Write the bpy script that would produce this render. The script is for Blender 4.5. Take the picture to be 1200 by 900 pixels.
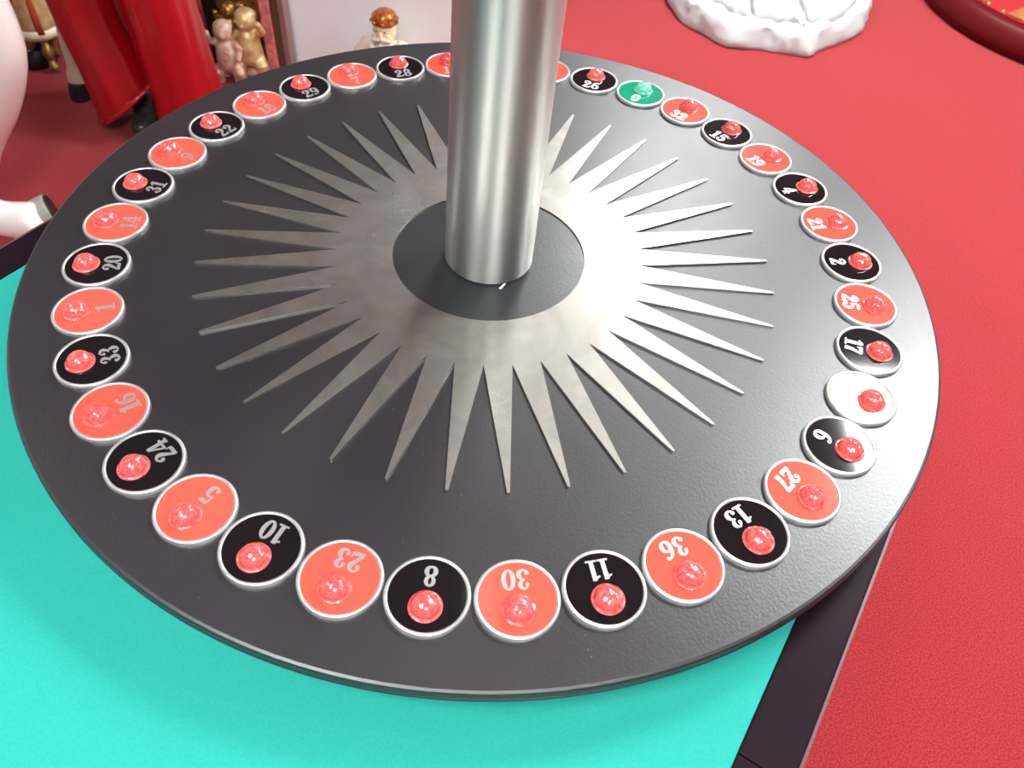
import bpy, bmesh, math, random
from mathutils import Matrix, Vector
random.seed(7)
for o in list(bpy.data.objects):
    bpy.data.objects.remove(o, do_unlink=True)
scene = bpy.context.scene
COL = scene.collection
PI = math.pi

# ------------------------------------------------------------------ camera
cam_d = bpy.data.cameras.new('camera')
cam = bpy.data.objects.new('camera', cam_d)
COL.objects.link(cam)
cam_d.sensor_width = 36.0
cam_d.lens = 959.94 / 1200 * 36.0
cam_d.clip_start = 0.02
cam.matrix_world = (Matrix.Translation((0.0316, -0.5769, 1.2883)) @
                    Matrix.Rotation(math.radians(40.967), 4, 'X') @
                    Matrix.Rotation(math.radians(5.180), 4, 'Z'))
cam_d.dof.use_dof = True
cam_d.dof.focus_distance = 0.72
cam_d.dof.aperture_fstop = 15.0
scene.camera = cam

# ------------------------------------------------------------------ world, exposure
w = bpy.data.worlds.new('world')
scene.world = w
w.use_nodes = True
w.node_tree.nodes['Background'].inputs[0].default_value = (0.9, 0.95, 1.0, 1)
w.node_tree.nodes['Background'].inputs[1].default_value = 0.05
vs = scene.view_settings
vs.view_transform = 'Standard'
vs.look = 'None'
vs.gamma = 1.0
vs.use_curve_mapping = False
vs.exposure = -0.12
WARM = (0.97, 1.0, 0.985, 1)
# ceiling panels: x, y (room metres), radiance, label
PANELS = [
    (1.645, 1.43, 102.0, 'long ceiling light panel behind the wheel, mirrored on its right side'),
    (0.74, 2.85, 85.0, 'square ceiling light panel above the plaster statue base'),
    (-0.75, -1.0, 50.0, 'square ceiling light panel over the near left end of the roulette table'),
    (0.50, -1.7, 88.0, 'square ceiling light panel behind the camera, right of the table end'),
    (3.3, 0.3, 50.0, 'square ceiling light panel nearest the right wall'),
    (-2.4, 0.65, 14.0, 'square ceiling light panel nearest the left wall'),
]

# ------------------------------------------------------------------ helpers
def new_mat(name):
    m = bpy.data.materials.new(name)
    m.use_nodes = True
    return m, m.node_tree.nodes, m.node_tree.links, m.node_tree.nodes['Principled BSDF']

def mat(name, col, rough=0.5, metal=0.0, coat=0.0, spec=0.5, coat_rough=0.05,
        var=0.0, vscale=20.0, bump=0.0, bscale=200.0, col2=None, emit=None, estr=0.0, sheen=0.0,
        stretch=(1, 1, 1), detail=4.0, sss=0.0):
    m, n, l, p = new_mat(name)
    p.inputs['Base Color'].default_value = (*col, 1)
    p.inputs['Roughness'].default_value = rough
    p.inputs['Metallic'].default_value = metal
    p.inputs['Coat Weight'].default_value = coat
    p.inputs['Coat Roughness'].default_value = coat_rough
    p.inputs['Specular IOR Level'].default_value = spec
    p.inputs['Sheen Weight'].default_value = sheen
    if sss:
        p.inputs['Subsurface Weight'].default_value = sss
        p.inputs['Subsurface Scale'].default_value = 0.01
    if emit:
        p.inputs['Emission Color'].default_value = (*emit, 1)
        p.inputs['Emission Strength'].default_value = estr
    tc = n.new('ShaderNodeTexCoord')
    mp = n.new('ShaderNodeMapping')
    mp.inputs['Scale'].default_value = stretch
    l.new(tc.outputs['Object'], mp.inputs['Vector'])
    if var or col2:
        t = n.new('ShaderNodeTexNoise')
        t.inputs['Scale'].default_value = vscale
        t.inputs['Detail'].default_value = detail
        l.new(mp.outputs[0], t.inputs['Vector'])
        r = n.new('ShaderNodeValToRGB')
        a = col2 if col2 else tuple(c * (1 - var) for c in col)
        b = col if col2 else tuple(min(1, c * (1 + var)) for c in col)
        r.color_ramp.elements[0].position = 0.35
        r.color_ramp.elements[1].position = 0.65
        r.color_ramp.elements[0].color = (*a, 1)
        r.color_ramp.elements[1].color = (*b, 1)
        l.new(t.outputs['Fac'], r.inputs['Fac'])
        l.new(r.outputs['Color'], p.inputs['Base Color'])
    if bump:
        t2 = n.new('ShaderNodeTexNoise')
        t2.inputs['Scale'].default_value = bscale
        t2.inputs['Detail'].default_value = 3
        l.new(mp.outputs[0], t2.inputs['Vector'])
        bn = n.new('ShaderNodeBump')
        bn.inputs['Strength'].default_value = bump
        bn.inputs['Distance'].default_value = 0.002
        l.new(t2.outputs['Fac'], bn.inputs['Height'])
        l.new(bn.outputs[0], p.inputs['Normal'])
    return m

def link(name, me, m, parent=None, loc=None, smooth=False):
    o = bpy.data.objects.new(name, me)
    COL.objects.link(o)
    if m is not None and not me.materials:
        me.materials.append(m)
    if parent is not None:
        o.parent = parent
    if loc:
        o.location = loc
    if smooth:
        me.polygons.foreach_set('use_smooth', [True] * len(me.polygons))
    return o

def obj(name, bm, m, parent=None, smooth=False, loc=None):
    bmesh.ops.recalc_face_normals(bm, faces=bm.faces)
    me = bpy.data.meshes.new(name)
    bm.to_mesh(me)
    bm.free()
    return link(name, me, m, parent, loc, smooth)

def thing(name, label, cat, loc=(0, 0, 0), rz=0.0, group=None):
    o = bpy.data.objects.new(name, None)
    COL.objects.link(o)
    o.empty_display_size = 0.05
    o.location = loc
    o.rotation_euler = (0, 0, rz)
    o['label'] = label
    o['category'] = cat
    if group:
        o['group'] = group
    return o

def add_box(bm, x0, x1, y0, y1, z0, z1, bevel=0.0, seg=2):
    r = bmesh.ops.create_cube(bm, size=1.0)
    vs_ = r['verts']
    for v in vs_:
        v.co = Vector((x0 + (v.co.x + .5) * (x1 - x0), y0 + (v.co.y + .5) * (y1 - y0), z0 + (v.co.z + .5) * (z1 - z0)))
    if bevel:
        es = list({e for v in vs_ for e in v.link_edges})
        bmesh.ops.bevel(bm, geom=es, offset=bevel, segments=seg, profile=0.5, affect='EDGES')
    return bm

def add_lathe(bm, prof, seg=48, center=(0, 0), a0=0.0, wob=None, cap0=True, cap1=True):
    """profile of (r, z) revolved about the vertical through center"""
    rings = []
    for i, (r, z) in enumerate(prof):
        ring = []
        for k in range(seg):
            a = a0 + 2 * PI * k / seg
            rr = r * (wob(a, z) if wob else 1.0)
            ring.append(bm.verts.new((center[0] + rr * math.cos(a), center[1] + rr * math.sin(a), z)))
        rings.append(ring)
    for i in range(len(rings) - 1):
        for k in range(seg):
            bm.faces.new((rings[i][k], rings[i][(k + 1) % seg], rings[i + 1][(k + 1) % seg], rings[i + 1][k]))
    if cap0:
        bm.faces.new(rings[0][::-1])
    if cap1:
        bm.faces.new(rings[-1])
    return rings

def add_tube(bm, pts, seg=16, fold=None, caps=True):
    """pts: list of (x,y,z,r) or (x,y,z,rx,ry); rings perpendicular to the path"""
    P = [Vector(p[:3]) for p in pts]
    rings = []
    up = Vector((0, 1, 0))
    for i, p in enumerate(pts):
        t = (P[min(i + 1, len(P) - 1)] - P[max(i - 1, 0)]).normalized()
        u = up.cross(t)
        if u.length < 1e-3:
            u = Vector((1, 0, 0)).cross(t)
        u.normalize()
        v = t.cross(u).normalized()
        rx = p[3]
        ry = p[4] if len(p) > 4 else p[3]
        ring = []
        for k in range(seg):
            a = 2 * PI * k / seg
            f = fold(a, i / (len(pts) - 1)) if fold else 1.0
            ring.append(bm.verts.new(P[i] + u * (math.cos(a) * rx * f) + v * (math.sin(a) * ry * f)))
        rings.append(ring)
    for i in range(len(rings) - 1):
        for k in range(seg):
            bm.faces.new((rings[i][k], rings[i][(k + 1) % seg], rings[i + 1][(k + 1) % seg], rings[i + 1][k]))
    if caps:
        bm.faces.new(rings[0][::-1])
        bm.faces.new(rings[-1])
    return rings

def add_ball(bm, c, r, seg=16, rings=10, rot=None):
    if not hasattr(r, '__len__'):
        r = (r, r, r)
    g = bmesh.ops.create_uvsphere(bm, u_segments=seg, v_segments=rings, radius=1.0)
    for v in g['verts']:
        q = Vector((v.co.x * r[0], v.co.y * r[1], v.co.z * r[2]))
        if rot:
            q = rot @ q
        v.co = q + Vector(c)

def remesh(o, size, smooth=3):
    md = o.modifiers.new('remesh', 'REMESH')
    md.mode = 'VOXEL'
    md.voxel_size = size
    md.use_smooth_shade = True
    s = o.modifiers.new('smooth', 'SMOOTH')
    s.iterations = smooth
    s.factor = 0.6
    return o

def structure(o):
    o['kind'] = 'structure'
    return o

def catmull(pts, n=6):
    out = []
    for i in range(len(pts) - 1):
        p0, p1, p2, p3 = pts[max(i - 1, 0)], pts[i], pts[i + 1], pts[min(i + 2, len(pts) - 1)]
        for k in range(n):
            t = k / n
            out.append(tuple(0.5 * ((2 * b) + (-a + c) * t + (2 * a - 5 * b + 4 * c - d) * t * t + (-a + 3 * b - 3 * c + d) * t ** 3)
                             for a, b, c, d in zip(p0, p1, p2, p3)))
    out.append(tuple(pts[-1]))
    return out

# ------------------------------------------------------------------ materials
def board_mat():
    m, n, l, p = new_mat('black_board')
    tc = n.new('ShaderNodeTexCoord')
    p.inputs['Specular IOR Level'].default_value = 0.90
    # faint patches of wear, and dust specks
    t = n.new('ShaderNodeTexNoise'); t.inputs['Scale'].default_value = 9; t.inputs['Detail'].default_value = 5
    l.new(tc.outputs['Object'], t.inputs['Vector'])
    r = n.new('ShaderNodeValToRGB')
    r.color_ramp.elements[0].color = (0.010, 0.0085, 0.011, 1)
    r.color_ramp.elements[1].color = (0.018, 0.0155, 0.019, 1)
    l.new(t.outputs['Fac'], r.inputs['Fac'])
    v = n.new('ShaderNodeTexVoronoi'); v.inputs['Scale'].default_value = 55
    v.inputs['Randomness'].default_value = 1.0
    l.new(tc.outputs['Object'], v.inputs['Vector'])
    cr = n.new('ShaderNodeValToRGB')
    cr.color_ramp.elements[0].color = (1, 1, 1, 1); cr.color_ramp.elements[0].position = 0.02
    cr.color_ramp.elements[1].color = (0, 0, 0, 1); cr.color_ramp.elements[1].position = 0.05
    l.new(v.outputs['Distance'], cr.inputs['Fac'])
    mx = n.new('ShaderNodeMix'); mx.data_type = 'RGBA'
    mx.inputs[7].default_value = (0.16, 0.15, 0.16, 1)
    ml = n.new('ShaderNodeMath'); ml.operation = 'MULTIPLY'; ml.inputs[1].default_value = 0.5
    l.new(cr.outputs['Color'], ml.inputs[0])
    l.new(ml.outputs[0], mx.inputs[0])
    l.new(r.outputs['Color'], mx.inputs[6])
    l.new(mx.outputs[2], p.inputs['Base Color'])
    rr = n.new('ShaderNodeMapRange'); rr.inputs[3].default_value = 0.35; rr.inputs[4].default_value = 0.43
    l.new(t.outputs['Fac'], rr.inputs[0]); l.new(rr.outputs[0], p.inputs['Roughness'])
    g = n.new('ShaderNodeTexVoronoi'); g.inputs['Scale'].default_value = 520
    l.new(tc.outputs['Object'], g.inputs['Vector'])
    b = n.new('ShaderNodeBump'); b.inputs['Strength'].default_value = 0.14; b.inputs['Distance'].default_value = 0.0005
    l.new(g.outputs['Distance'], b.inputs['Height']); l.new(b.outputs[0], p.inputs['Normal'])
    return m

def steel_mat(name, r1, r2, fac, smudge=True, streak=(1, 1, 1)):
    """brushed steel: a sharper and a broader lobe, rubbed and scratched in patches"""
    m, n, l, p = new_mat(name)
    out = n['Material Output']
    p.inputs['Metallic'].default_value = 1
    p.inputs['Base Color'].default_value = (0.51, 0.485, 0.455, 1)
    p.inputs['Roughness'].default_value = r1
    p2 = n.new('ShaderNodeBsdfPrincipled')
    p2.inputs['Metallic'].default_value = 1
    p2.inputs['Base Color'].default_value = (0.51, 0.485, 0.455, 1)
    p2.inputs['Roughness'].default_value = r2
    ms = n.new('ShaderNodeMixShader')
    STEEL = (p, p2)
    tc = n.new('ShaderNodeTexCoord'); mp = n.new('ShaderNodeMapping')
    mp.inputs['Scale'].default_value = streak
    l.new(tc.outputs['Object'], mp.inputs['Vector'])
    t = n.new('ShaderNodeTexNoise'); t.inputs['Scale'].default_value = 60; t.inputs['Detail'].default_value = 6
    l.new(mp.outputs[0], t.inputs['Vector'])
    b = n.new('ShaderNodeBump'); b.inputs['Strength'].default_value = 0.08; b.inputs['Distance'].default_value = 0.0005
    l.new(t.outputs['Fac'], b.inputs['Height'])
    l.new(b.outputs[0], p.inputs['Normal']); l.new(b.outputs[0], p2.inputs['Normal'])
    if smudge:
        s = n.new('ShaderNodeTexNoise'); s.inputs['Scale'].default_value = 14; s.inputs['Detail'].default_value = 8
        s.inputs['Distortion'].default_value = 2.5
        l.new(tc.outputs['Object'], s.inputs['Vector'])
        mr = n.new('ShaderNodeMapRange'); mr.inputs[1].default_value = 0.35; mr.inputs[2].default_value = 0.7
        mr.inputs[3].default_value = fac - 0.06; mr.inputs[4].default_value = fac + 0.10
        l.new(s.outputs['Fac'], mr.inputs[0]); l.new(mr.outputs[0], ms.inputs[0])
        # hair-fine rubbed scratches in a few patches
        q = n.new('ShaderNodeTexNoise'); q.inputs['Scale'].default_value = 38; q.inputs['Detail'].default_value = 5
        q.inputs['Distortion'].default_value = 3.0
        l.new(tc.outputs['Object'], q.inputs['Vector'])
        sb = n.new('ShaderNodeMath'); sb.operation = 'SUBTRACT'; sb.inputs[1].default_value = 0.5
        ab = n.new('ShaderNodeMath'); ab.operation = 'ABSOLUTE'
        l.new(q.outputs['Fac'], sb.inputs[0]); l.new(sb.outputs[0], ab.inputs[0])
        m1 = n.new('ShaderNodeMapRange'); m1.inputs[1].default_value = 0.0; m1.inputs[2].default_value = 0.022
        m1.inputs[3].default_value = 1.0; m1.inputs[4].default_value = 0.0
        l.new(ab.outputs[0], m1.inputs[0])
        pm = n.new('ShaderNodeTexNoise'); pm.inputs['Scale'].default_value = 11
        l.new(tc.outputs['Object'], pm.inputs['Vector'])
        m2 = n.new('ShaderNodeMapRange'); m2.inputs[1].default_value = 0.54; m2.inputs[2].default_value = 0.66
        l.new(pm.outputs['Fac'], m2.inputs[0])
        mu = n.new('ShaderNodeMath'); mu.operation = 'MULTIPLY'
        l.new(m1.outputs[0], mu.inputs[0]); l.new(m2.outputs[0], mu.inputs[1])
        cm = n.new('ShaderNodeMix'); cm.data_type = 'RGBA'
        cm.inputs[6].default_value = (0.51, 0.485, 0.455, 1); cm.inputs[7].default_value = (0.70, 0.685, 0.66, 1)
        l.new(mu.outputs[0], cm.inputs[0])
        for pp in STEEL:
            l.new(cm.outputs[2], pp.inputs['Base Color'])
    else:
        ms.inputs[0].default_value = fac
    l.new(p.outputs[0], ms.inputs[1]); l.new(p2.outputs[0], ms.inputs[2])
    l.new(ms.outputs[0], out.inputs['Surface'])
    return m

M_BOARD = board_mat()
M_STAR = steel_mat('brushed_steel_plate', 0.16, 0.45, 0.60)
def pole_mat():
    m, n, l, p = new_mat('satin_steel_tube')
    p.inputs['Metallic'].default_value = 1
    p.inputs['Base Color'].default_value = (0.62, 0.63, 0.605, 1)
    p.inputs['Roughness'].default_value = 0.38
    p.inputs['Anisotropic'].default_value = 0.95
    p.inputs['Anisotropic Rotation'].default_value = 0.25
    tg = n.new('ShaderNodeTangent'); tg.direction_type = 'RADIAL'; tg.axis = 'Z'
    l.new(tg.outputs[0], p.inputs['Tangent'])
    return m
M_POLE = pole_mat()
M_HUB = mat('hub_black', (0.018, 0.020, 0.022), rough=0.30, bump=0.12, bscale=700, spec=1.0)
M_RED = mat('disc_red', (0.80, 0.085, 0.058), rough=0.10)
M_BLACK = mat('disc_black', (0.008, 0.006, 0.007), rough=0.06)
M_GREEN = mat('disc_green', (0.0, 0.24, 0.135), rough=0.10)
M_RING = mat('disc_ring_silver', (0.66, 0.65, 0.65), rough=0.38, metal=0.8)
M_NUM = mat('numeral_silver', (0.62, 0.61, 0.61), rough=0.40, metal=0.8)
def bulb_mat(name, col, core):
    m, n, l, p = new_mat(name)
    p.inputs['Roughness'].default_value = 0.12
    p.inputs['Coat Weight'].default_value = 1.0
    p.inputs['Coat Roughness'].default_value = 0.015
    tc = n.new('ShaderNodeTexCoord')
    v = n.new('ShaderNodeTexVoronoi'); v.inputs['Scale'].default_value = 420
    l.new(tc.outputs['Object'], v.inputs['Vector'])
    r = n.new('ShaderNodeValToRGB')
    r.color_ramp.elements[0].color = (*core, 1); r.color_ramp.elements[0].position = 0.15
    r.color_ramp.elements[1].color = (*col, 1); r.color_ramp.elements[1].position = 0.75
    l.new(v.outputs['Distance'], r.inputs['Fac']); l.new(r.outputs['Color'], p.inputs['Base Color'])
    b = n.new('ShaderNodeBump'); b.inputs['Strength'].default_value = 0.35; b.inputs['Distance'].default_value = 0.0012
    l.new(v.outputs['Distance'], b.inputs['Height']); l.new(b.outputs[0], p.inputs['Normal'])
    return m
M_BULB_R = bulb_mat('bulb_red', (0.80, 0.12, 0.11), (0.62, 0.05, 0.055))
M_BULB_G = bulb_mat('bulb_green', (0.20, 0.72, 0.48), (0.08, 0.45, 0.28))
M_FELT = mat('turquoise_baize', (0.018, 0.335, 0.280), rough=0.75, var=0.06, vscale=900, bump=0.15, bscale=1500, spec=0.25)
M_RAIL = mat('dark_rail', (0.010, 0.0035, 0.0075), rough=0.5, spec=0.10, var=0.15, vscale=12)
M_EDGE = mat('rail_edge_highlight', (0.11, 0.05, 0.055), rough=0.45)  # lighter tone paints the highlight on the border's outer bevel
M_WOODLEG = mat('dark_table_leg', (0.022, 0.012, 0.012), rough=0.4)
M_CARPET = mat('red_carpet', (0.295, 0.021, 0.026), rough=0.85, var=0.48, vscale=380, bump=0.5, bscale=420, spec=0.15, sheen=0.14)
M_WALL = mat('wall_paint', (0.34, 0.36, 0.355), rough=0.8)
M_CEIL = mat('ceiling_paint', (0.27, 0.29, 0.288), rough=0.9)
M_TRIM = mat('skirting_paint', (0.5, 0.48, 0.45), rough=0.5)
M_FRAMEW = mat('panel_frame_white', (0.8, 0.8, 0.8), rough=0.4)
M_PLASTER = mat('white_plaster', (0.49, 0.505, 0.505), rough=0.55, bump=0.5, bscale=40)
M_PLINTH = mat('white_laminate', (0.90, 0.94, 0.96), rough=0.35)
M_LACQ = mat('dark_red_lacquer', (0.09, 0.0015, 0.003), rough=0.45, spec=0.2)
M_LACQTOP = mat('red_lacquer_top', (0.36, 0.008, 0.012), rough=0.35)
M_TAN = mat('tan_gilding', (0.45, 0.16, 0.05), rough=0.45, metal=0.3, var=0.3, vscale=40)
M_VINYL = mat('red_satin', (0.34, 0.001, 0.006), rough=0.28, bump=0.3, bscale=14, coat=0.4, coat_rough=0.2)
M_SHOE = mat('black_shoe', (0.012, 0.010, 0.010), rough=0.3)
M_SHOEG = mat('grey_shoe', (0.05, 0.045, 0.05), rough=0.3)
M_HORSE = mat('glossy_white_paint', (0.80, 0.74, 0.72), rough=0.22, coat=0.5)
M_HOOF = mat('grey_hoof', (0.30, 0.29, 0.27), rough=0.4)
M_SOLE = mat('black_sole', (0.008, 0.007, 0.007), rough=0.5)
M_CREAM = mat('cream_paint', (0.62, 0.52, 0.40), rough=0.4)
M_GOLD = mat('gilding', (0.55, 0.33, 0.10), rough=0.35, metal=0.75, col2=(0.26, 0.10, 0.03), vscale=35)
M_GOLDPALE = mat('pale_gilding', (0.78, 0.58, 0.30), rough=0.4, metal=0.4, col2=(0.60, 0.36, 0.16), vscale=45)
M_ROSE = mat('rose_patina', (0.74, 0.54, 0.46), rough=0.35, col2=(0.45, 0.18, 0.10), vscale=40)
M_FRPINK = mat('rose_frame', (0.55, 0.16, 0.16), rough=0.35, var=0.25, vscale=60)
M_FRBROWN = mat('brown_frame', (0.10, 0.055, 0.03), rough=0.5)
M_FRMAUVE = mat('mauve_frame', (0.24, 0.13, 0.12), rough=0.45)
M_FACE = mat('cream_glaze', (0.85, 0.72, 0.48), rough=0.35)
M_BEARD = mat('ivory_glaze', (0.86, 0.79, 0.66), rough=0.4, bump=0.5, bscale=120)
M_CROWN = mat('amber_gilt', (0.62, 0.24, 0.06), rough=0.3, metal=0.5, col2=(0.30, 0.06, 0.02), vscale=120)
M_NAVY = mat('navy_glaze', (0.03, 0.015, 0.07), rough=0.3)
M_OLIVE = mat('olive_glaze', (0.16, 0.15, 0.06), rough=0.4)
M_ORANGE = mat('orange_glaze', (0.55, 0.09, 0.03), rough=0.35)
M_IVORY = mat('ivory_hem', (0.9, 0.82, 0.62), rough=0.35)
M_BRASS = mat('dull_brass', (0.45, 0.28, 0.10), rough=0.4, metal=0.6, col2=(0.22, 0.12, 0.05), vscale=50)

# ------------------------------------------------------------------ the room
X0, X1, Y0, Y1, H = -3.2, 4.4, -3.0, 4.4, 2.8
structure(obj('floor', add_box(bmesh.new(), X0, X1, Y0, Y1, -0.05, 0.0), M_CARPET))
structure(obj('ceiling', add_box(bmesh.new(), X0, X1, Y0, Y1, H, H + 0.05), M_CEIL))
structure(obj('wall_left', add_box(bmesh.new(), X0 - .08, X0, Y0, Y1, 0, H), M_WALL))
structure(obj('wall_right', add_box(bmesh.new(), X1, X1 + .08, Y0, Y1, 0, H), M_WALL))
structure(obj('wall_back', add_box(bmesh.new(), X0, X1, Y1, Y1 + .08, 0, H), M_WALL))
structure(obj('wall_front', add_box(bmesh.new(), X0, X1, Y0 - .08, Y0, 0, H), M_WALL))
structure(obj('baseboard_back', add_box(bmesh.new(), X0, X1, Y1 - .015, Y1, 0, .08), M_TRIM))
structure(obj('baseboard_left', add_box(bmesh.new(), X0, X0 + .015, Y0, Y1 - .015, 0, .08), M_TRIM))

for (px, py, rad, lab) in PANELS:
    t = thing('ceiling_light', lab, 'ceiling light', (px, py, H), 0, 'ceiling light panels')
    hy = 0.375 if rad > 100 else 0.285            # the one behind the wheel is a longer fitting
    bm = bmesh.new()
    for (a, b, c, d) in ((-.31, .31, -hy - .025, -hy), (-.31, .31, hy, hy + .025), (-.31, -.285, -hy, hy), (.285, .31, -hy, hy)):
        add_box(bm, a, b, c, d, -.03, 0)
    obj('frame', bm, M_FRAMEW, t)
    obj('diffuser', add_box(bmesh.new(), -.285, .285, -hy, hy, -.022, -.004), mat('light_diffuser', (0.8, 0.8, 0.8), rough=0.5, emit=WARM[:3], estr=rad), t)

# ------------------------------------------------------------------ roulette table
ANG = math.radians(61.2)
tb = thing('roulette_table', 'black-edged table with turquoise baize top, carrying the wheel', 'table', (0, 0, 0), ANG - PI / 2)
S0, S1, HW, BW, TZ = -1.35, 0.04, 0.402, 0.038, 0.76
obj('baize_top', add_box(bmesh.new(), -HW + BW, HW - BW, S0 + BW, S1 - BW, TZ - .03, TZ - .0015), M_FELT, tb)
SJ = -0.262
def rail(x0, x1, y0, y1):
    return obj('border_rail', add_box(bmesh.new(), x0, x1, y0, y1, TZ - .032, TZ, .0012, 2), M_RAIL, tb)
rail(HW - BW, HW - .002, SJ + .0004, S1)
rail(HW - BW, HW - .002, S0, SJ - .0004)
rail(-HW + .002, -HW + BW, S0, S1)
rail(-HW + BW, HW - BW, S0, S0 + BW)
rail(-HW + BW, HW - BW, S1 - BW, S1)
for x0, x1 in ((HW - .002, HW), (-HW, -HW + .002)):
    obj('edge_highlight', add_box(bmesh.new(), x0, x1, S0, S1, TZ - .032, TZ - .0004), M_EDGE, tb)  # thin lighter strip, a painted bevel highlight along each long side
obj('apron', add_box(bmesh.new(), -HW + .05, HW - .05, S0 + .05, S1 - .05, TZ - .13, TZ - .032), M_WOODLEG, tb)
for sx in (-1, 1):
    for y in (S0 + .09, S1 - .09):
        bm = bmesh.new()
        rings = []
        for z, r in ((0, .022), (.45, .028), (TZ - .13, .034)):
            rings.append([bm.verts.new((sx * (HW - .10) + r * a, y + r * b, z)) for a, b in ((-1, -1), (1, -1), (1, 1), (-1, 1))])
        for i in range(2):
            for k in range(4):
                bm.faces.new((rings[i][k], rings[i][(k + 1) % 4], rings[i + 1][(k + 1) % 4], rings[i + 1][k]))
        bm.faces.new(rings[0]); bm.faces.new(rings[2])
        obj('leg', bm, M_WOODLEG, tb)

# ------------------------------------------------------------------ roulette wheel
WZ = 0.80
R = 0.40
wheel = thing('roulette', 'large round black wheel with steel sunburst and ring of lamp-lit numbers', 'roulette wheel', (0, 0, WZ))
bm = bmesh.new()
prof = [(R - .012, -.016), (R - .004, -.0155), (R - .0008, -.0125), (R, -.010), (R - .0004, -.0085), (R - .0012, -.0078), (R - .0006, -.007),
        (R, -.0055), (R - .0002, -.0022), (R - .0012, -.0006), (R - .003, 0)]
add_lathe(bm, prof, 180)
obj('board', bm, M_BOARD, wheel, smooth=False)
bm = bmesh.new()
add_lathe(bm, [(.10, -.0385), (.10, -.034), (.06, -.030), (.06, -.0155)], 48)
obj('spindle', bm, M_WOODLEG, wheel)
bm = bmesh.new()
add_lathe(bm, [(.0868, .0), (.0868, .0006)], 96)
obj('hub_plate', bm, M_HUB, wheel)

STEP = 2 * PI / 37
A_ZERO = 1.1167
RV, RT, RI, TH = 0.1375, 0.258, 0.087, 0.0018
NSUB = 4
bm = bmesh.new()
def ring_pts(r, z, n, a0):
    return [bm.verts.new((r * math.cos(a0 + 2 * PI * k / n), r * math.sin(a0 + 2 * PI * k / n), z)) for k in range(n)]
n_o = 37
it, ib = ring_pts(RI, TH, 37 * NSUB, A_ZERO + STEP / 2), ring_pts(RI, 0.0002, 37 * NSUB, A_ZERO + STEP / 2)
ot, ob = ring_pts(RV, TH, 37, A_ZERO + STEP / 2), ring_pts(RV, 0.0002, 37, A_ZERO + STEP / 2)
for k in range(37):
    j = (k + 1) % 37
    inner = [it[(k * NSUB + q) % (37 * NSUB)] for q in range(NSUB + 1)]
    bm.faces.new([ot[k], ot[j]] + inner[::-1])
    for q in range(NSUB):
        a, b = (k * NSUB + q) % (37 * NSUB), (k * NSUB + q + 1) % (37 * NSUB)
        bm.faces.new((it[b], it[a], ib[a], ib[b]))
star = obj('sunburst_plate', bm, M_STAR, wheel)
star['label'] = 'brushed steel sunburst with thirty-seven pointed rays'
for k in range(37):
    a = A_ZERO - k * STEP
    bm = bmesh.new()
    pts = [(RV, a - STEP / 2), (RT, a - .004), (RT + .0008, a), (RT, a + .004), (RV, a + STEP / 2)]
    top = [bm.verts.new((r * math.cos(t), r * math.sin(t), TH)) for r, t in pts]
    bot = [bm.verts.new((r * math.cos(t), r * math.sin(t), 0.0002)) for r, t in pts]
    bm.faces.new(top)
    for i in range(4):
        bm.faces.new((top[i], bot[i], bot[i + 1], top[i + 1]))
    obj('ray', bm, M_STAR, star)

# ---- bold serif numerals: strokes of varying width, cap height 1
def ribbon(bm, pts, z0, z1, closed=False):
    """pts: (x, y, halfwidth)"""
    n = len(pts)
    L, Rr = [], []
    for i in range(n):
        a = pts[(i - 1) % n] if (closed or i) else pts[0]
        b = pts[(i + 1) % n] if (closed or i < n - 1) else pts[-1]
        tx, ty = b[0] - a[0], b[1] - a[1]
        d = math.hypot(tx, ty) or 1
        nx, ny = -ty / d, tx / d
        x, y, h = pts[i]
        L.append((x + nx * h, y + ny * h)); Rr.append((x - nx * h, y - ny * h))
    lt = [bm.verts.new((*q, z1)) for q in L]; rt = [bm.verts.new((*q, z1)) for q in Rr]
    lb = [bm.verts.new((*q, z0)) for q in L]; rb = [bm.verts.new((*q, z0)) for q in Rr]
    m = n if closed else n - 1
    for i in range(m):
        j = (i + 1) % n
        bm.faces.new((lt[i], rt[i], rt[j], lt[j]))
        bm.faces.new((lb[i], lt[i], lt[j], lb[j]))
        bm.faces.new((rt[i], rb[i], rb[j], rt[j]))
    if not closed:
        bm.faces.new((lt[0], lb[0], rb[0], rt[0]))
        bm.faces.new((lt[-1], rt[-1], rb[-1], lb[-1]))

def oval(cx, cy, rx, ry, thick, thin, n=22):
    # bold at the sides, thin at top and bottom
    return [(cx + rx * math.cos(t), cy + ry * math.sin(t), thin + (thick - thin) * abs(math.cos(t)) ** 1.5)
            for t in (2 * PI * k / n for k in range(n))]

def dot(cx, cy, r, n=10):
    return [(cx - r * .98, cy, r * .15), (cx - r * .6, cy, r * .8), (cx, cy, r), (cx + r * .6, cy, r * .8), (cx + r * .98, cy, r * .15)]

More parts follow.
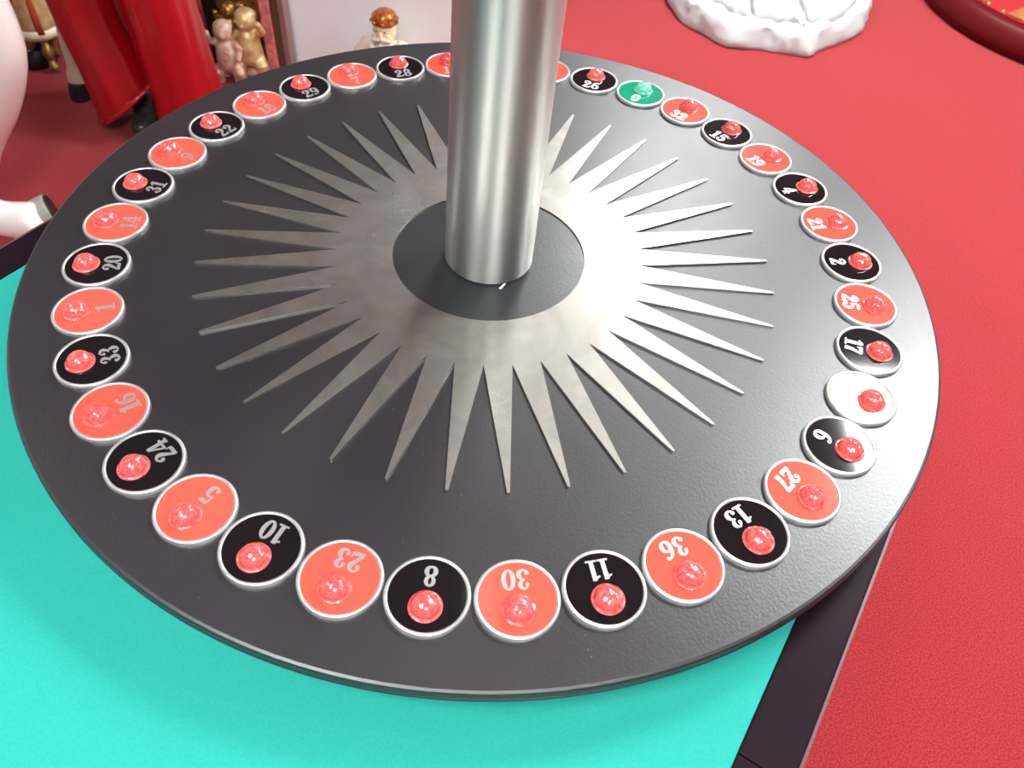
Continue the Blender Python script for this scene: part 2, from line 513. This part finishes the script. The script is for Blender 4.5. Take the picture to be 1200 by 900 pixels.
DIG = {
    '0': (0.66, [(oval(0, .5, .21, .455, .105, .05), True)]),
    '1': (0.54, [([(0.02, 0, .105), (0.02, 1, .105)], False), ([(-.23, .035, .045), (.27, .035, .045)], False),
                 ([(-.24, .80, .035), (-.12, .84, .05), (.0, .96, .045)], False)]),
    '2': (0.66, [(catmull([(-.19, .70, .09), (-.20, .82, .06), (-.04, .95, .05), (.14, .84, .09), (.15, .68, .115), (.03, .48, .09), (-.20, .16, .06)]), False),
                 ([(-.27, .09, .09), (.20, .09, .09), (.25, .14, .06)], False), ([(.26, .03, .03), (.28, .30, .03)], False), (dot(-.17, .70, .10), False)]),
    '3': (0.64, [(catmull([(-.20, .80, .05), (-.06, .95, .045), (.12, .86, .085), (.13, .70, .095), (.02, .55, .05), (-.08, .53, .04)]), False),
                 (catmull([(-.08, .53, .04), (.06, .50, .05), (.17, .32, .105), (.14, .14, .09), (-.04, .045, .045), (-.22, .16, .05)]), False),
                 (dot(-.17, .76, .09), False), (dot(-.18, .21, .10), False)]),
    '4': (0.68, [([(.09, 0, .10), (.09, 1, .10)], False), ([(.06, .97, .045), (-.28, .34, .045)], False),
                 ([(-.32, .30, .06), (.31, .30, .06)], False), ([(-.07, .035, .04), (.26, .035, .04)], False)]),
    '5': (0.64, [([(-.20, .92, .085), (.17, .92, .085), (.24, .96, .05)], False), ([(-.19, .92, .04), (-.20, .50, .04)], False),
                 (catmull([(-.20, .50, .035), (-.06, .60, .05), (.12, .54, .085), (.18, .32, .11), (.12, .12, .08), (-.06, .045, .045), (-.22, .16, .05)]), False),
                 (dot(-.18, .20, .095), False)]),
    '6': (0.66, [(oval(.01, .30, .20, .255, .10, .05), True),
                 (catmull([(-.18, .34, .10), (-.16, .62, .09), (-.04, .84, .06), (.18, .96, .04)]), False), (dot(.17, .88, .085), False)]),
    '7': (0.62, [([(-.25, .91, .09), (.20, .91, .09), (.27, .93, .07)], False), ([(-.25, .98, .03), (-.25, .70, .03)], False),
                 (catmull([(.24, .88, .05), (.10, .62, .08), (.0, .36, .105), (-.03, 0, .12)]), False)]),
    '8': (0.66, [(oval(0, .73, .165, .22, .09, .05), True), (oval(0, .27, .20, .225, .105, .05), True)]),
}
DIG['9'] = (0.66, [([(-x, 1 - y, h) for x, y, h in pts], c) for pts, c in DIG['6'][1]])

def numeral_mesh(txt, cap):
    bm = bmesh.new()
    tot = sum(DIG[c][0] for c in txt)
    x = -tot / 2
    for c in txt:
        wd, strokes = DIG[c]
        for i, (pts, closed) in enumerate(strokes):
            q = [((px + x + wd / 2) * cap, (py - .5) * cap, h * cap) for px, py, h in pts]
            ribbon(bm, q, 0.0, 0.00035 + 0.00003 * i, closed)
        x += wd
    bmesh.ops.recalc_face_normals(bm, faces=bm.faces)
    me = bpy.data.meshes.new('numeral')
    bm.to_mesh(me); bm.free()
    me.materials.append(M_NUM)
    return me

DR = 0.0281
def mesh_of(build, m, smooth=False):
    bm = bmesh.new(); build(bm)
    bmesh.ops.recalc_face_normals(bm, faces=bm.faces)
    me = bpy.data.meshes.new('part'); bm.to_mesh(me); bm.free()
    me.materials.append(m)
    if smooth:
        me.polygons.foreach_set('use_smooth', [True] * len(me.polygons))
    return me
face = lambda bm: add_lathe(bm, [(DR - .0016, 0), (DR - .0016, .0028)], 56)
FACE = {'r': mesh_of(face, M_RED), 'k': mesh_of(face, M_BLACK), 'g': mesh_of(face, M_GREEN)}
def ring_b(bm):
    prof = [(DR - .0028, .0027), (DR - .0026, .0033), (DR - .0016, .0037), (DR - .0006, .0033), (DR, .0024), (DR, .0001)]
    add_lathe(bm, prof, 64, cap0=False, cap1=False)
RING = mesh_of(ring_b, M_RING, True)
def bulb_b(bm):
    prof = [(.0112, 0), (.0112, .0005), (.0106, .0008), (.0098, .0009)]
    for k in range(8):
        t = PI / 2 * k / 8
        prof.append((.0096 * math.cos(t), .0010 + .0085 * math.sin(t)))
    prof.append((.0004, .0096))
    add_lathe(bm, prof, 28)
BULB = {'r': mesh_of(bulb_b, M_BULB_R, True), 'g': mesh_of(bulb_b, M_BULB_G, True)}
ORDER = [0, 32, 15, 19, 4, 21, 2, 25, 17, 34, 6, 27, 13, 36, 11, 30, 8, 23, 10, 5, 24, 16, 33, 1, 20, 14, 31, 9, 22, 18, 29, 7, 28, 12, 35, 3, 26]
RN = 0.3393
for k, num in enumerate(ORDER):
    a = A_ZERO - k * STEP
    c = 'g' if num == 0 else ('r' if k % 2 else 'k')
    d = link('number_disc', FACE[c], None, wheel, (RN * math.cos(a), RN * math.sin(a), 0.0))
    # the printed numbers are turned a little, each disc fixed by hand
    d.rotation_euler = (0, 0, a - PI / 2 + random.uniform(-.05, .05))
    link('disc_ring', RING, None, d)
    b = link('bulb', BULB['g' if num == 0 else 'r'], None, d, (0, .0082, .0028))
    b.rotation_euler = (0, 0, random.uniform(0, 6))
    link('numeral', numeral_mesh(str(num), 0.0148), None, d, (0, -.0130, .0028))

# ------------------------------------------------------------------ steel pole
pole = thing('steel_pole', 'thick satin steel pole rising through the middle of the wheel', 'pole', (0.0, -.003, WZ + .0018))
pole.rotation_euler = (0, math.radians(1.4), 0)
bm = bmesh.new()
add_lathe(bm, [(.0385, 0), (.0398, .0012), (.0398, 1.25), (.038, 1.255)], 96)
o = obj('tube', bm, M_POLE, pole, smooth=True)
bm = bmesh.new()
add_lathe(bm, [(.0425, 1.255), (.0425, 1.27), (.036, 1.282), (.02, 1.29)], 64)
obj('end_cap', bm, M_POLE, pole, smooth=True)
bm = bmesh.new()
v = [bm.verts.new(q) for q in ((.0125, -.0425, .0004), (.0145, -.0435, .0004), (.0185, -.0392, .004), (.0165, -.0392, .0035))]
bm.faces.new(v)
e = bmesh.ops.extrude_face_region(bm, geom=list(bm.faces))
for q in e['geom']:
    if isinstance(q, bmesh.types.BMVert):
        q.co += Vector((0, -.0008, .0004))
obj('tape_scrap', bm, mat('white_tape', (.8, .8, .8), .5), pole)

# ------------------------------------------------------------------ white plinth and figurine
pl = thing('white_plinth', 'plain white box plinth on the carpet behind the wheel', 'plinth', (-0.37, 1.992, 0))
obj('body', add_box(bmesh.new(), -.36, .36, -.235, .235, 0, .95, .003), M_PLINTH, pl)
obj('plinth_top', add_box(bmesh.new(), -.37, .37, -.245, .245, .95, .975, .003), M_PLINTH, pl)

fg = thing('bearded_figurine', 'small cream bearded figurine with amber crown in front of white plinth', 'figurine', (-0.415, 1.668, 0), math.radians(-12))
bm = bmesh.new()
add_lathe(bm, [(.075, 0), (.078, .01), (.066, .03), (.06, .06), (.062, .09), (.05, .115), (.03, .135), (.02, .14)], 40,
          wob=lambda a, z: 1 + .05 * math.sin(9 * a) * (1 if z < .09 else .3))
obj('robe', bm, M_BEARD, fg, smooth=True)
bm = bmesh.new()
add_ball(bm, (0, -.004, .175), (.034, .033, .043), 24, 16)
add_ball(bm, (0, -.038, .172), (.006, .008, .010))
add_ball(bm, (-.020, -.030, .168), (.010, .008, .008))
add_ball(bm, (.020, -.030, .168), (.010, .008, .008))
head = obj('head', bm, M_FACE, fg, smooth=True)
for sx in (-1, 1):
    bm = bmesh.new(); add_ball(bm, (sx * .0125, -.0345, .182), (.004, .003, .0028), 10, 6)
    obj('eye', bm, M_OLIVE, head, smooth=True)
bm = bmesh.new()
add_lathe(bm, [(.033, .193), (.038, .200), (.034, .206), (.035, .214), (.030, .222), (.020, .230), (.008, .234)], 28, center=(0, -.002),
          wob=lambda a, z: 1 + .05 * math.sin(8 * a))
for k in range(9):
    a = 2 * PI * k / 9
    add_ball(bm, (.036 * math.cos(a), -.002 + .036 * math.sin(a), .203), .006, 8, 6)
obj('crown', bm, M_CROWN, fg, smooth=True)
bm = bmesh.new()
rnd = random.Random(3)
for k in range(34):
    f = rnd.random()
    wdt = .036 * (1 - .45 * f)
    add_ball(bm, (rnd.uniform(-wdt, wdt), -.026 - .020 * math.sin(PI * f) + rnd.uniform(-.004, .004), .160 - .075 * f), (.010, .009, .013), 8, 6)
add_ball(bm, (-.014, -.040, .162), (.015, .007, .006)); add_ball(bm, (.014, -.040, .162), (.015, .007, .006))
obj('beard', bm, M_BEARD, fg, smooth=True)
for sx in (-1, 1):
    bm = bmesh.new()
    add_tube(bm, [(sx * .030, .005, .132, .016), (sx * .058, .002, .125, .021), (sx * .078, -.008, .100, .021), (sx * .076, -.028, .072, .018), (sx * .055, -.045, .066, .014)], 14,
             fold=lambda a, t: 1 + .06 * math.sin(5 * a + 9 * t))
    arm = obj('sleeve', bm, M_BEARD, fg, smooth=True)
    bm = bmesh.new(); add_ball(bm, (sx * .048, -.050, .066), (.013, .011, .011), 10, 8)
    obj('hand', bm, M_FACE, arm, smooth=True)
bm = bmesh.new()
add_tube(bm, [(.034, -.052, .055, .006), (.036, -.050, .10, .012), (.036, -.046, .128, .013), (.035, -.044, .134, .006)], 14)
obj('held_book', bm, M_NAVY, fg, smooth=True)

# ------------------------------------------------------------------ gilded relief in a frame
rl = thing('gilded_relief', 'gilded relief of entwined figures in a rose and brown frame', 'relief', (0, 0, 0))
def vbar(name, x0, x1, y0, y1, z1, m, lean=0.0):
    bm = bmesh.new(); add_box(bm, x0, x1, y0, y1, 0, z1, .003)
    return obj(name, bm, m, rl)
obj('back_panel', add_box(bmesh.new(), -.912, -.77, 1.725, 1.744, 0, .9), M_GOLD, rl)
vbar('frame_bar', -.778, -.748, 1.69, 1.745, .95, M_FRPINK)
vbar('frame_bar', -.7475, -.727, 1.70, 1.745, .95, M_FRBROWN)
vbar('frame_bar', -.7265, -.708, 1.695, 1.745, .95, M_FRMAUVE)
vbar('frame_bar', -.950, -.9125, 1.71, 1.745, .95, M_SHOE)  # black bar filling the gap between trousers and relief
obj('frame_foot', add_box(bmesh.new(), -.912, -.7785, 1.66, 1.7245, 0, .014, .003), M_ROSE, rl)
def cherub(cx, cy, z, s, m, flip=1, name='cherub'):
    bm = bmesh.new()
    add_ball(bm, (cx, cy, z + .155 * s), .030 * s)                                        # head
    add_ball(bm, (cx + flip * .004, cy - .026 * s, z + .150 * s), .009 * s)               # nose and cheeks
    add_tube(bm, [(cx, cy, z + .14 * s, .014 * s), (cx, cy, z + .115 * s, .030 * s), (cx, cy - .004, z + .085 * s, .034 * s), (cx, cy, z + .05 * s, .036 * s), (cx, cy, z + .03 * s, .025 * s)], 14)
    for sx in (-1, 1):
        add_tube(bm, [(cx + sx * .026 * s, cy, z + .118 * s, .014 * s), (cx + sx * .048 * s, cy - .012 * s, z + (.105 if sx == flip else .13) * s, .012 * s),
                      (cx + sx * .042 * s, cy - .032 * s, z + (.075 if sx == flip else .165) * s, .010 * s)], 10)
        add_tube(bm, [(cx + sx * .016 * s, cy, z + .045 * s, .022 * s), (cx + sx * .034 * s, cy - .022 * s, z + .030 * s, .020 * s),
                      (cx + sx * .030 * s, cy - .016 * s, z - .01 * s, .014 * s), (cx + sx * .032 * s, cy - .026 * s, z - .02 * s, .012 * s)], 10)
    add_ball(bm, (cx, cy + .006 * s, z + .168 * s), (.031 * s, .029 * s, .022 * s))         # hair
    return remesh(obj(name, bm, m, rl), .0035, 2)
cherub(-.872, 1.632, .004, .90, M_ROSE, 1)
cherub(-.812, 1.662, .014, .98, M_GOLDPALE, -1)
cherub(-.872, 1.702, .060, .72, M_GOLD, 1)
cherub(-.820, 1.715, .29, .9, M_GOLD, -1)
bm = bmesh.new()
rnd = random.Random(11)
for k in range(26):
    add_ball(bm, (rnd.uniform(-.895, -.79), rnd.uniform(1.705, 1.722), rnd.uniform(.05, .75)), (rnd.uniform(.008, .022), .010, rnd.uniform(.008, .024)), 8, 6)
obj('scrollwork', bm, M_GOLD, rl, smooth=True)
bm = bmesh.new()
for (x, y, z, r) in ((-.93, 1.66, .012, .022), (-.895, 1.645, .012, .020), (-.855, 1.655, .014, .024), (-.815, 1.66, .014, .022), (-.79, 1.67, .012, .018)):
    add_ball(bm, (x, y, z), (r, r * .9, r * .6 if z > r * .6 else z))
obj('rockwork', bm, M_ROSE, rl, smooth=True)

# ------------------------------------------------------------------ statue in red trousers
st = thing('trousered_statue', 'life-size statue in shiny red flared trousers behind the wheel', 'statue', (0, 0, 0))
def fold_l(a, t):
    return 1 + .055 * math.sin(4 * a + 2.0 + 1.5 * t) * (1 - .5 * t) + .03 * math.sin(9 * a + 5 * t)
def fold_r(a, t):
    return 1 + .05 * math.sin(5 * a + 0.6 - 2.5 * t) * (1 - .4 * t) + .03 * math.sin(11 * a - 6 * t)
LL = catmull([(-1.040, 1.335, .02, .088), (-1.050, 1.338, .10, .084), (-1.068, 1.345, .20, .080), (-1.092, 1.355, .32, .078), (-1.105, 1.38, .52, .085), (-1.085, 1.42, .72, .10), (-1.07, 1.43, .86, .105)], 6)
RL = catmull([(-.890, 1.360, .012, .090), (-.895, 1.362, .12, .087), (-.905, 1.366, .22, .086), (-.915, 1.372, .34, .086), (-.945, 1.39, .52, .092), (-.965, 1.42, .72, .106), (-.99, 1.43, .86, .105)], 6)
def hem_z(L, x, slope, z0):
    return z0 + slope * (x - L[0][0])
bm = bmesh.new()
HEMS = ((LL, fold_l, .72, .088), (RL, fold_r, 0.0, .012))
for L, fo, slope, z0 in HEMS:
    rings = add_tube(bm, L, 44, fo, caps=False)
    for ring in rings:
        for v in ring:
            v.co.z = max(v.co.z, hem_z(L, v.co.x, slope, z0))
    bm.faces.new(rings[-1])
add_tube(bm, [(-1.03, 1.43, .74, .15, .10), (-1.03, 1.43, .86, .175, .13), (-1.03, 1.43, .98, .16, .12)], 32)
obj('trousers', bm, M_VINYL, st, smooth=True)
for L, fo, slope, z0 in HEMS:
    bm = bmesh.new()
    x, y, z, r = L[0]
    path = []
    for k in range(45):
        a = 2 * PI * k / 44
        f = r * fo(-a, 0.1) * .985
        px = x + f * math.cos(a)
        path.append((px, y + f * math.sin(a), hem_z(L, px, slope, z0) + .004, .0055))
    add_tube(bm, path, 8)
    obj('hem', bm, M_VINYL, st, smooth=True)
for (x, y, dx, m) in ((-1.028, 1.372, .008, M_SHOEG), (-.885, 1.36, .02, M_SHOEG)):
    bm = bmesh.new()
    add_ball(bm, (x, y + .02, .034), (.036, .055, .034)); add_ball(bm, (x + dx, y - .040, .024), (.032, .045, .024))
    remesh(obj('shoe', bm, m, st), .006, 3)
bm = bmesh.new()
add_tube(bm, [(-1.03, 1.43, .93, .185, .14), (-1.03, 1.43, 1.10, .17, .125), (-1.03, 1.43, 1.35, .21, .14), (-1.03, 1.43, 1.48, .15, .10), (-1.03, 1.43, 1.54, .06, .06)], 32)
obj('jacket', bm, M_VINYL, st, smooth=True)

# ------------------------------------------------------------------ white animal statue, lifted leg
hs = thing('white_horse_statue', 'glossy white animal statue with lifted leg and grey hoof at left edge', 'statue', (0, 0, 0))
bm = bmesh.new()
add_tube(bm, catmull([(-1.02, .83, .82, .13), (-.990, .80, .70, .070), (-.962, .80, .60, .052), (-.965, .80, .50, .052), (-1.008, .80, .40, .047), (-1.075, .80, .30, .040), (-1.14, .80, .20, .042), (-1.17, .80, .135, .042),
                      (-1.135, .80, .106, .040), (-1.10, .80, .100, .040), (-1.070, .80, .100, .042), (-1.038, .80, .106, .039), (-1.026, .80, .110, .034)], 4), 18)
add_tube(bm, catmull([(-1.02, .86, .82, .15), (-1.2, .88, .86, .19), (-1.5, .88, .85, .20), (-1.8, .88, .86, .18), (-1.95, .88, .93, .14), (-2.1, .88, 1.1, .10), (-2.18, .88, 1.28, .09), (-2.3, .88, 1.25, .075), (-2.42, .88, 1.15, .05)], 4), 20)
for x, y in ((-1.36, 1.0), (-1.80, .78), (-1.88, .98)):
    add_tube(bm, catmull([(x, y, .74, .085), (x + .01, y, .5, .055), (x, y, .34, .042), (x, y, .18, .030), (x, y, .09, .036), (x, y, .06, .032)], 4), 14)
remesh(obj('body', bm, M_HORSE, hs), .009, 3)
bm = bmesh.new()
ax = Vector((.78, .45, .20)).normalized()
c0 = Vector((-1.058, .818, .098))
pts = [tuple(c0 + ax * d) + (r,) for d, r in ((0, .032), (.012, .034), (.038, .036), (.042, .035))]
add_tube(bm, pts, 20)
hf = obj('hoof', bm, M_HOOF, hs, smooth=False)
bm = bmesh.new()
add_tube(bm, [tuple(c0 + ax * d) + (r,) for d, r in ((.0415, .034), (.046, .032))], 20)
obj('hoof_sole', bm, M_SOLE, hf)
for x, y in ((-1.36, 1.0), (-1.80, .78), (-1.88, .98)):
    bm = bmesh.new()
    add_lathe(bm, [(.05, 0), (.045, .03), (.036, .07)], 18, center=(x - .006, y))
    obj('hoof', bm, M_HOOF, hs)

# ------------------------------------------------------------------ cream leg with black foot
cl = thing('cream_statue_leg', 'slender cream statue leg ending in a black foot, left of red trousers', 'statue', (0, 0, 0))
bm = bmesh.new()
CLP = catmull([(-1.247, 1.466, .048, .024), (-1.243, 1.462, .075, .021), (-1.238, 1.46, .10, .017), (-1.226, 1.45, .17, .019), (-1.215, 1.44, .24, .016), (-1.206, 1.43, .34, .018)], 5)
add_tube(bm, CLP, 16)
obj('leg', bm, M_CREAM, cl, smooth=True)
bm = bmesh.new()
add_lathe(bm, [(.030, 0), (.028, .02), (.024, .046), (.021, .052)], 20, center=(-1.248, 1.462))
obj('foot', bm, M_SHOE, cl)

# ------------------------------------------------------------------ brass ornament with bell skirt
go = thing('brass_ornament', 'brass ornament with ivory-hemmed bell skirt in the far left corner', 'ornament', (-1.40, 1.62, 0))
bm = bmesh.new()
add_lathe(bm, [(.010, .118), (.056, .108), (.060, .118), (.050, .16), (.034, .21), (.020, .27), (.014, .34)], 36)
obj('bell_skirt', bm, M_GOLDPALE, go, smooth=True)
bm = bmesh.new()
add_lathe(bm, [(.054, .101), (.061, .100), (.064, .112), (.0605, .126), (.056, .126)], 36, cap0=False, cap1=False)
obj('hem', bm, M_IVORY, go, smooth=True)
bm = bmesh.new()
add_tube(bm, [(.030, -.050, .118, .014, .006), (.026, -.042, .16, .013, .006), (.018, -.028, .21, .010, .005), (.010, -.016, .27, .006, .004)], 12)
obj('sash', bm, M_ORANGE, go, smooth=True)
bm = bmesh.new()
for (x, y) in ((-.03, -.01), (.02, -.03), (.0, .03)):
    add_tube(bm, catmull([(x * .6, y * .6, .115, .014), (x, y, .085, .010), (x * 1.3, y * 1.3, .06, .015), (x * 1.1, y * 1.1, .035, .010), (x * 1.5, y * 1.5, .012, .012)], 4), 12)
add_ball(bm, (.018, -.028, .055), .017); add_ball(bm, (.028, -.040, .016), (.014, .014, .012))
obj('stem', bm, M_BRASS, go, smooth=True)
bm = bmesh.new()
add_lathe(bm, [(.05, 0), (.052, .01), (.046, .05), (.030, .06)], 28, center=(-.045, .01))
obj('black_base', bm, M_SHOE, go, smooth=True)

# ------------------------------------------------------------------ plaster rock base
rk = thing('plaster_statue_base', 'rugged white plaster rock base of a statue on the red carpet', 'statue base', (0, 0, 0))
OUT = [(.455, 2.50), (.464, 2.394), (.500, 2.255), (.560, 2.187), (.639, 2.108), (.753, 2.103), (.830, 2.092), (.908, 2.087), (.960, 2.135), (1.02, 2.185), (1.099, 2.258), (1.165, 2.36),
       (1.19, 2.45), (1.235, 2.60), (1.22, 2.78), (1.12, 2.93), (.95, 3.0), (.78, 2.97), (.60, 2.88), (.50, 2.70)]
def closed_spline(pts, n):
    m = len(pts); out = []
    for i in range(m):
        p0, p1, p2, p3 = pts[i - 1], pts[i], pts[(i + 1) % m], pts[(i + 2) % m]
        for k in range(n):
            t = k / n
            out.append(tuple(0.5 * ((2 * b) + (-a + c) * t + (2 * a - 5 * b + 4 * c - d) * t * t + (-a + 3 * b - 3 * c + d) * t ** 3) for a, b, c, d in zip(p0, p1, p2, p3)))
    return out
def rock(bm, pts, layers, rnd, jit, center=None):
    cx = sum(p[0] for p in pts) / len(pts); cy = sum(p[1] for p in pts) / len(pts)
    ph = [rnd.uniform(0, 6) for _ in range(6)]
    rings = []
    for li, (sc, z) in enumerate(layers):
        ring = []
        for k, (x, y) in enumerate(pts):
            a = 2 * PI * k / len(pts)
            j = jit * (math.sin(7 * a + ph[0] + li) + .7 * math.sin(13 * a + ph[1] - li * .8) + .6 * math.sin(23 * a + ph[2] + 2 * li) + .4 * math.sin(41 * a + ph[3]))
            if li == 0:
                j *= .25
            s = sc + j
            zz = z + (jit * .35 * math.sin(11 * a + ph[4]) + jit * .25 * math.sin(29 * a + ph[5])) * (1 if li else 0)
            ring.append(bm.verts.new((cx + (x - cx) * s, cy + (y - cy) * s, max(0, zz))))
        rings.append(ring)
    n = len(pts)
    for i in range(len(rings) - 1):
        for k in range(n):
            bm.faces.new((rings[i][k], rings[i][(k + 1) % n], rings[i + 1][(k + 1) % n], rings[i + 1][k]))
    bm.faces.new(rings[-1]); bm.faces.new(rings[0][::-1])
bm = bmesh.new()
rock(bm, closed_spline(OUT, 8), [(.985, 0), (1.0, .012), (.985, .03), (.965, .05), (.945, .066), (.925, .072), (.85, .076), (.5, .08)], random.Random(5), .011)
obj('rock', bm, M_PLASTER, rk, smooth=True)
def slab(pts, z, h, seed):
    bm = bmesh.new()
    rock(bm, closed_spline(pts, 8), [(.98, z), (1.0, z + h * .35), (.98, z + h * .7), (.93, z + h * .95), (.80, z + h * 1.04), (.4, z + h * 1.08)], random.Random(seed), .010)
    obj('ledge', bm, M_PLASTER, rk, smooth=True)
slab([(.50, 2.48), (.54, 2.33), (.62, 2.24), (.66, 2.20), (.70, 2.19), (.71, 2.25), (.715, 2.35), (.70, 2.6), (.55, 2.62)], .064, .030, 2)
slab([(.725, 2.30), (.72, 2.18), (.78, 2.165), (.84, 2.165), (.875, 2.135), (.89, 2.17), (.875, 2.30), (.87, 2.55), (.74, 2.60)], .066, .034, 8)
slab([(.895, 2.35), (.90, 2.20), (.94, 2.185), (1.0, 2.215), (1.07, 2.31), (1.12, 2.42), (1.15, 2.58), (1.05, 2.72), (.90, 2.60)], .064, .036, 4)
bm = bmesh.new()
add_tube(bm, [(.84, 2.62, .07, .25, .22), (.84, 2.63, .2, .21, .19), (.85, 2.65, .6, .19, .17), (.85, 2.66, .95, .17, .15)], 48, lambda a, t: 1 + .07 * math.sin(9 * a + 3 * t) + .03 * math.sin(17 * a))
obj('drapery', bm, M_PLASTER, rk, smooth=True)

# ------------------------------------------------------------------ round red lacquer stand
ds = thing('lacquer_stand', 'low round dark red lacquered stand on the carpet, top right corner', 'stand', (2.06, 2.65, 0))
bm = bmesh.new()
add_lathe(bm, [(.600, 0), (.622, .006), (.628, .03), (.618, .06), (.602, .085), (.590, .092), (.575, .094)], 96)
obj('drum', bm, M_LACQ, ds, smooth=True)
bm = bmesh.new()
add_lathe(bm, [(.572, .0935), (.572, .099), (.56, .100)], 96)
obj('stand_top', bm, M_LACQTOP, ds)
for a, wd, r0, r1 in ((188, 6, .50, .565), (203, 2.5, .545, .568), (220.5, 5, .47, .566), (238, 7, .45, .566), (170, 9, .45, .565)):
    bm = bmesh.new()
    n = 7
    top, bot = [], []
    for k in range(n):
        t = math.radians(a - wd + 2 * wd * k / (n - 1))
        rr = r0 + (r1 - r0) * math.sin(PI * k / (n - 1)) * .25
        top.append((rr, t))
    outline = [(r1, math.radians(a - wd + 2 * wd * k / (n - 1))) for k in range(n)] + top[::-1]
    vt = [bm.verts.new((r * math.cos(t), r * math.sin(t), .106)) for r, t in outline]
    vb = [bm.verts.new((r * math.cos(t), r * math.sin(t), .0995)) for r, t in outline]
    bm.faces.new(vt)
    for i in range(len(vt)):
        j = (i + 1) % len(vt)
        bm.faces.new((vt[i], vb[i], vb[j], vt[j]))
    obj('gilt_plaque', bm, M_TAN, ds)
for a in (199, 207.5, 214, 228, 231):
    bm = bmesh.new()
    t = math.radians(a)
    add_ball(bm, (.566 * math.cos(t), .566 * math.sin(t), .103), .006, 10, 8)
    obj('stud', bm, M_GOLDPALE, ds, smooth=True)
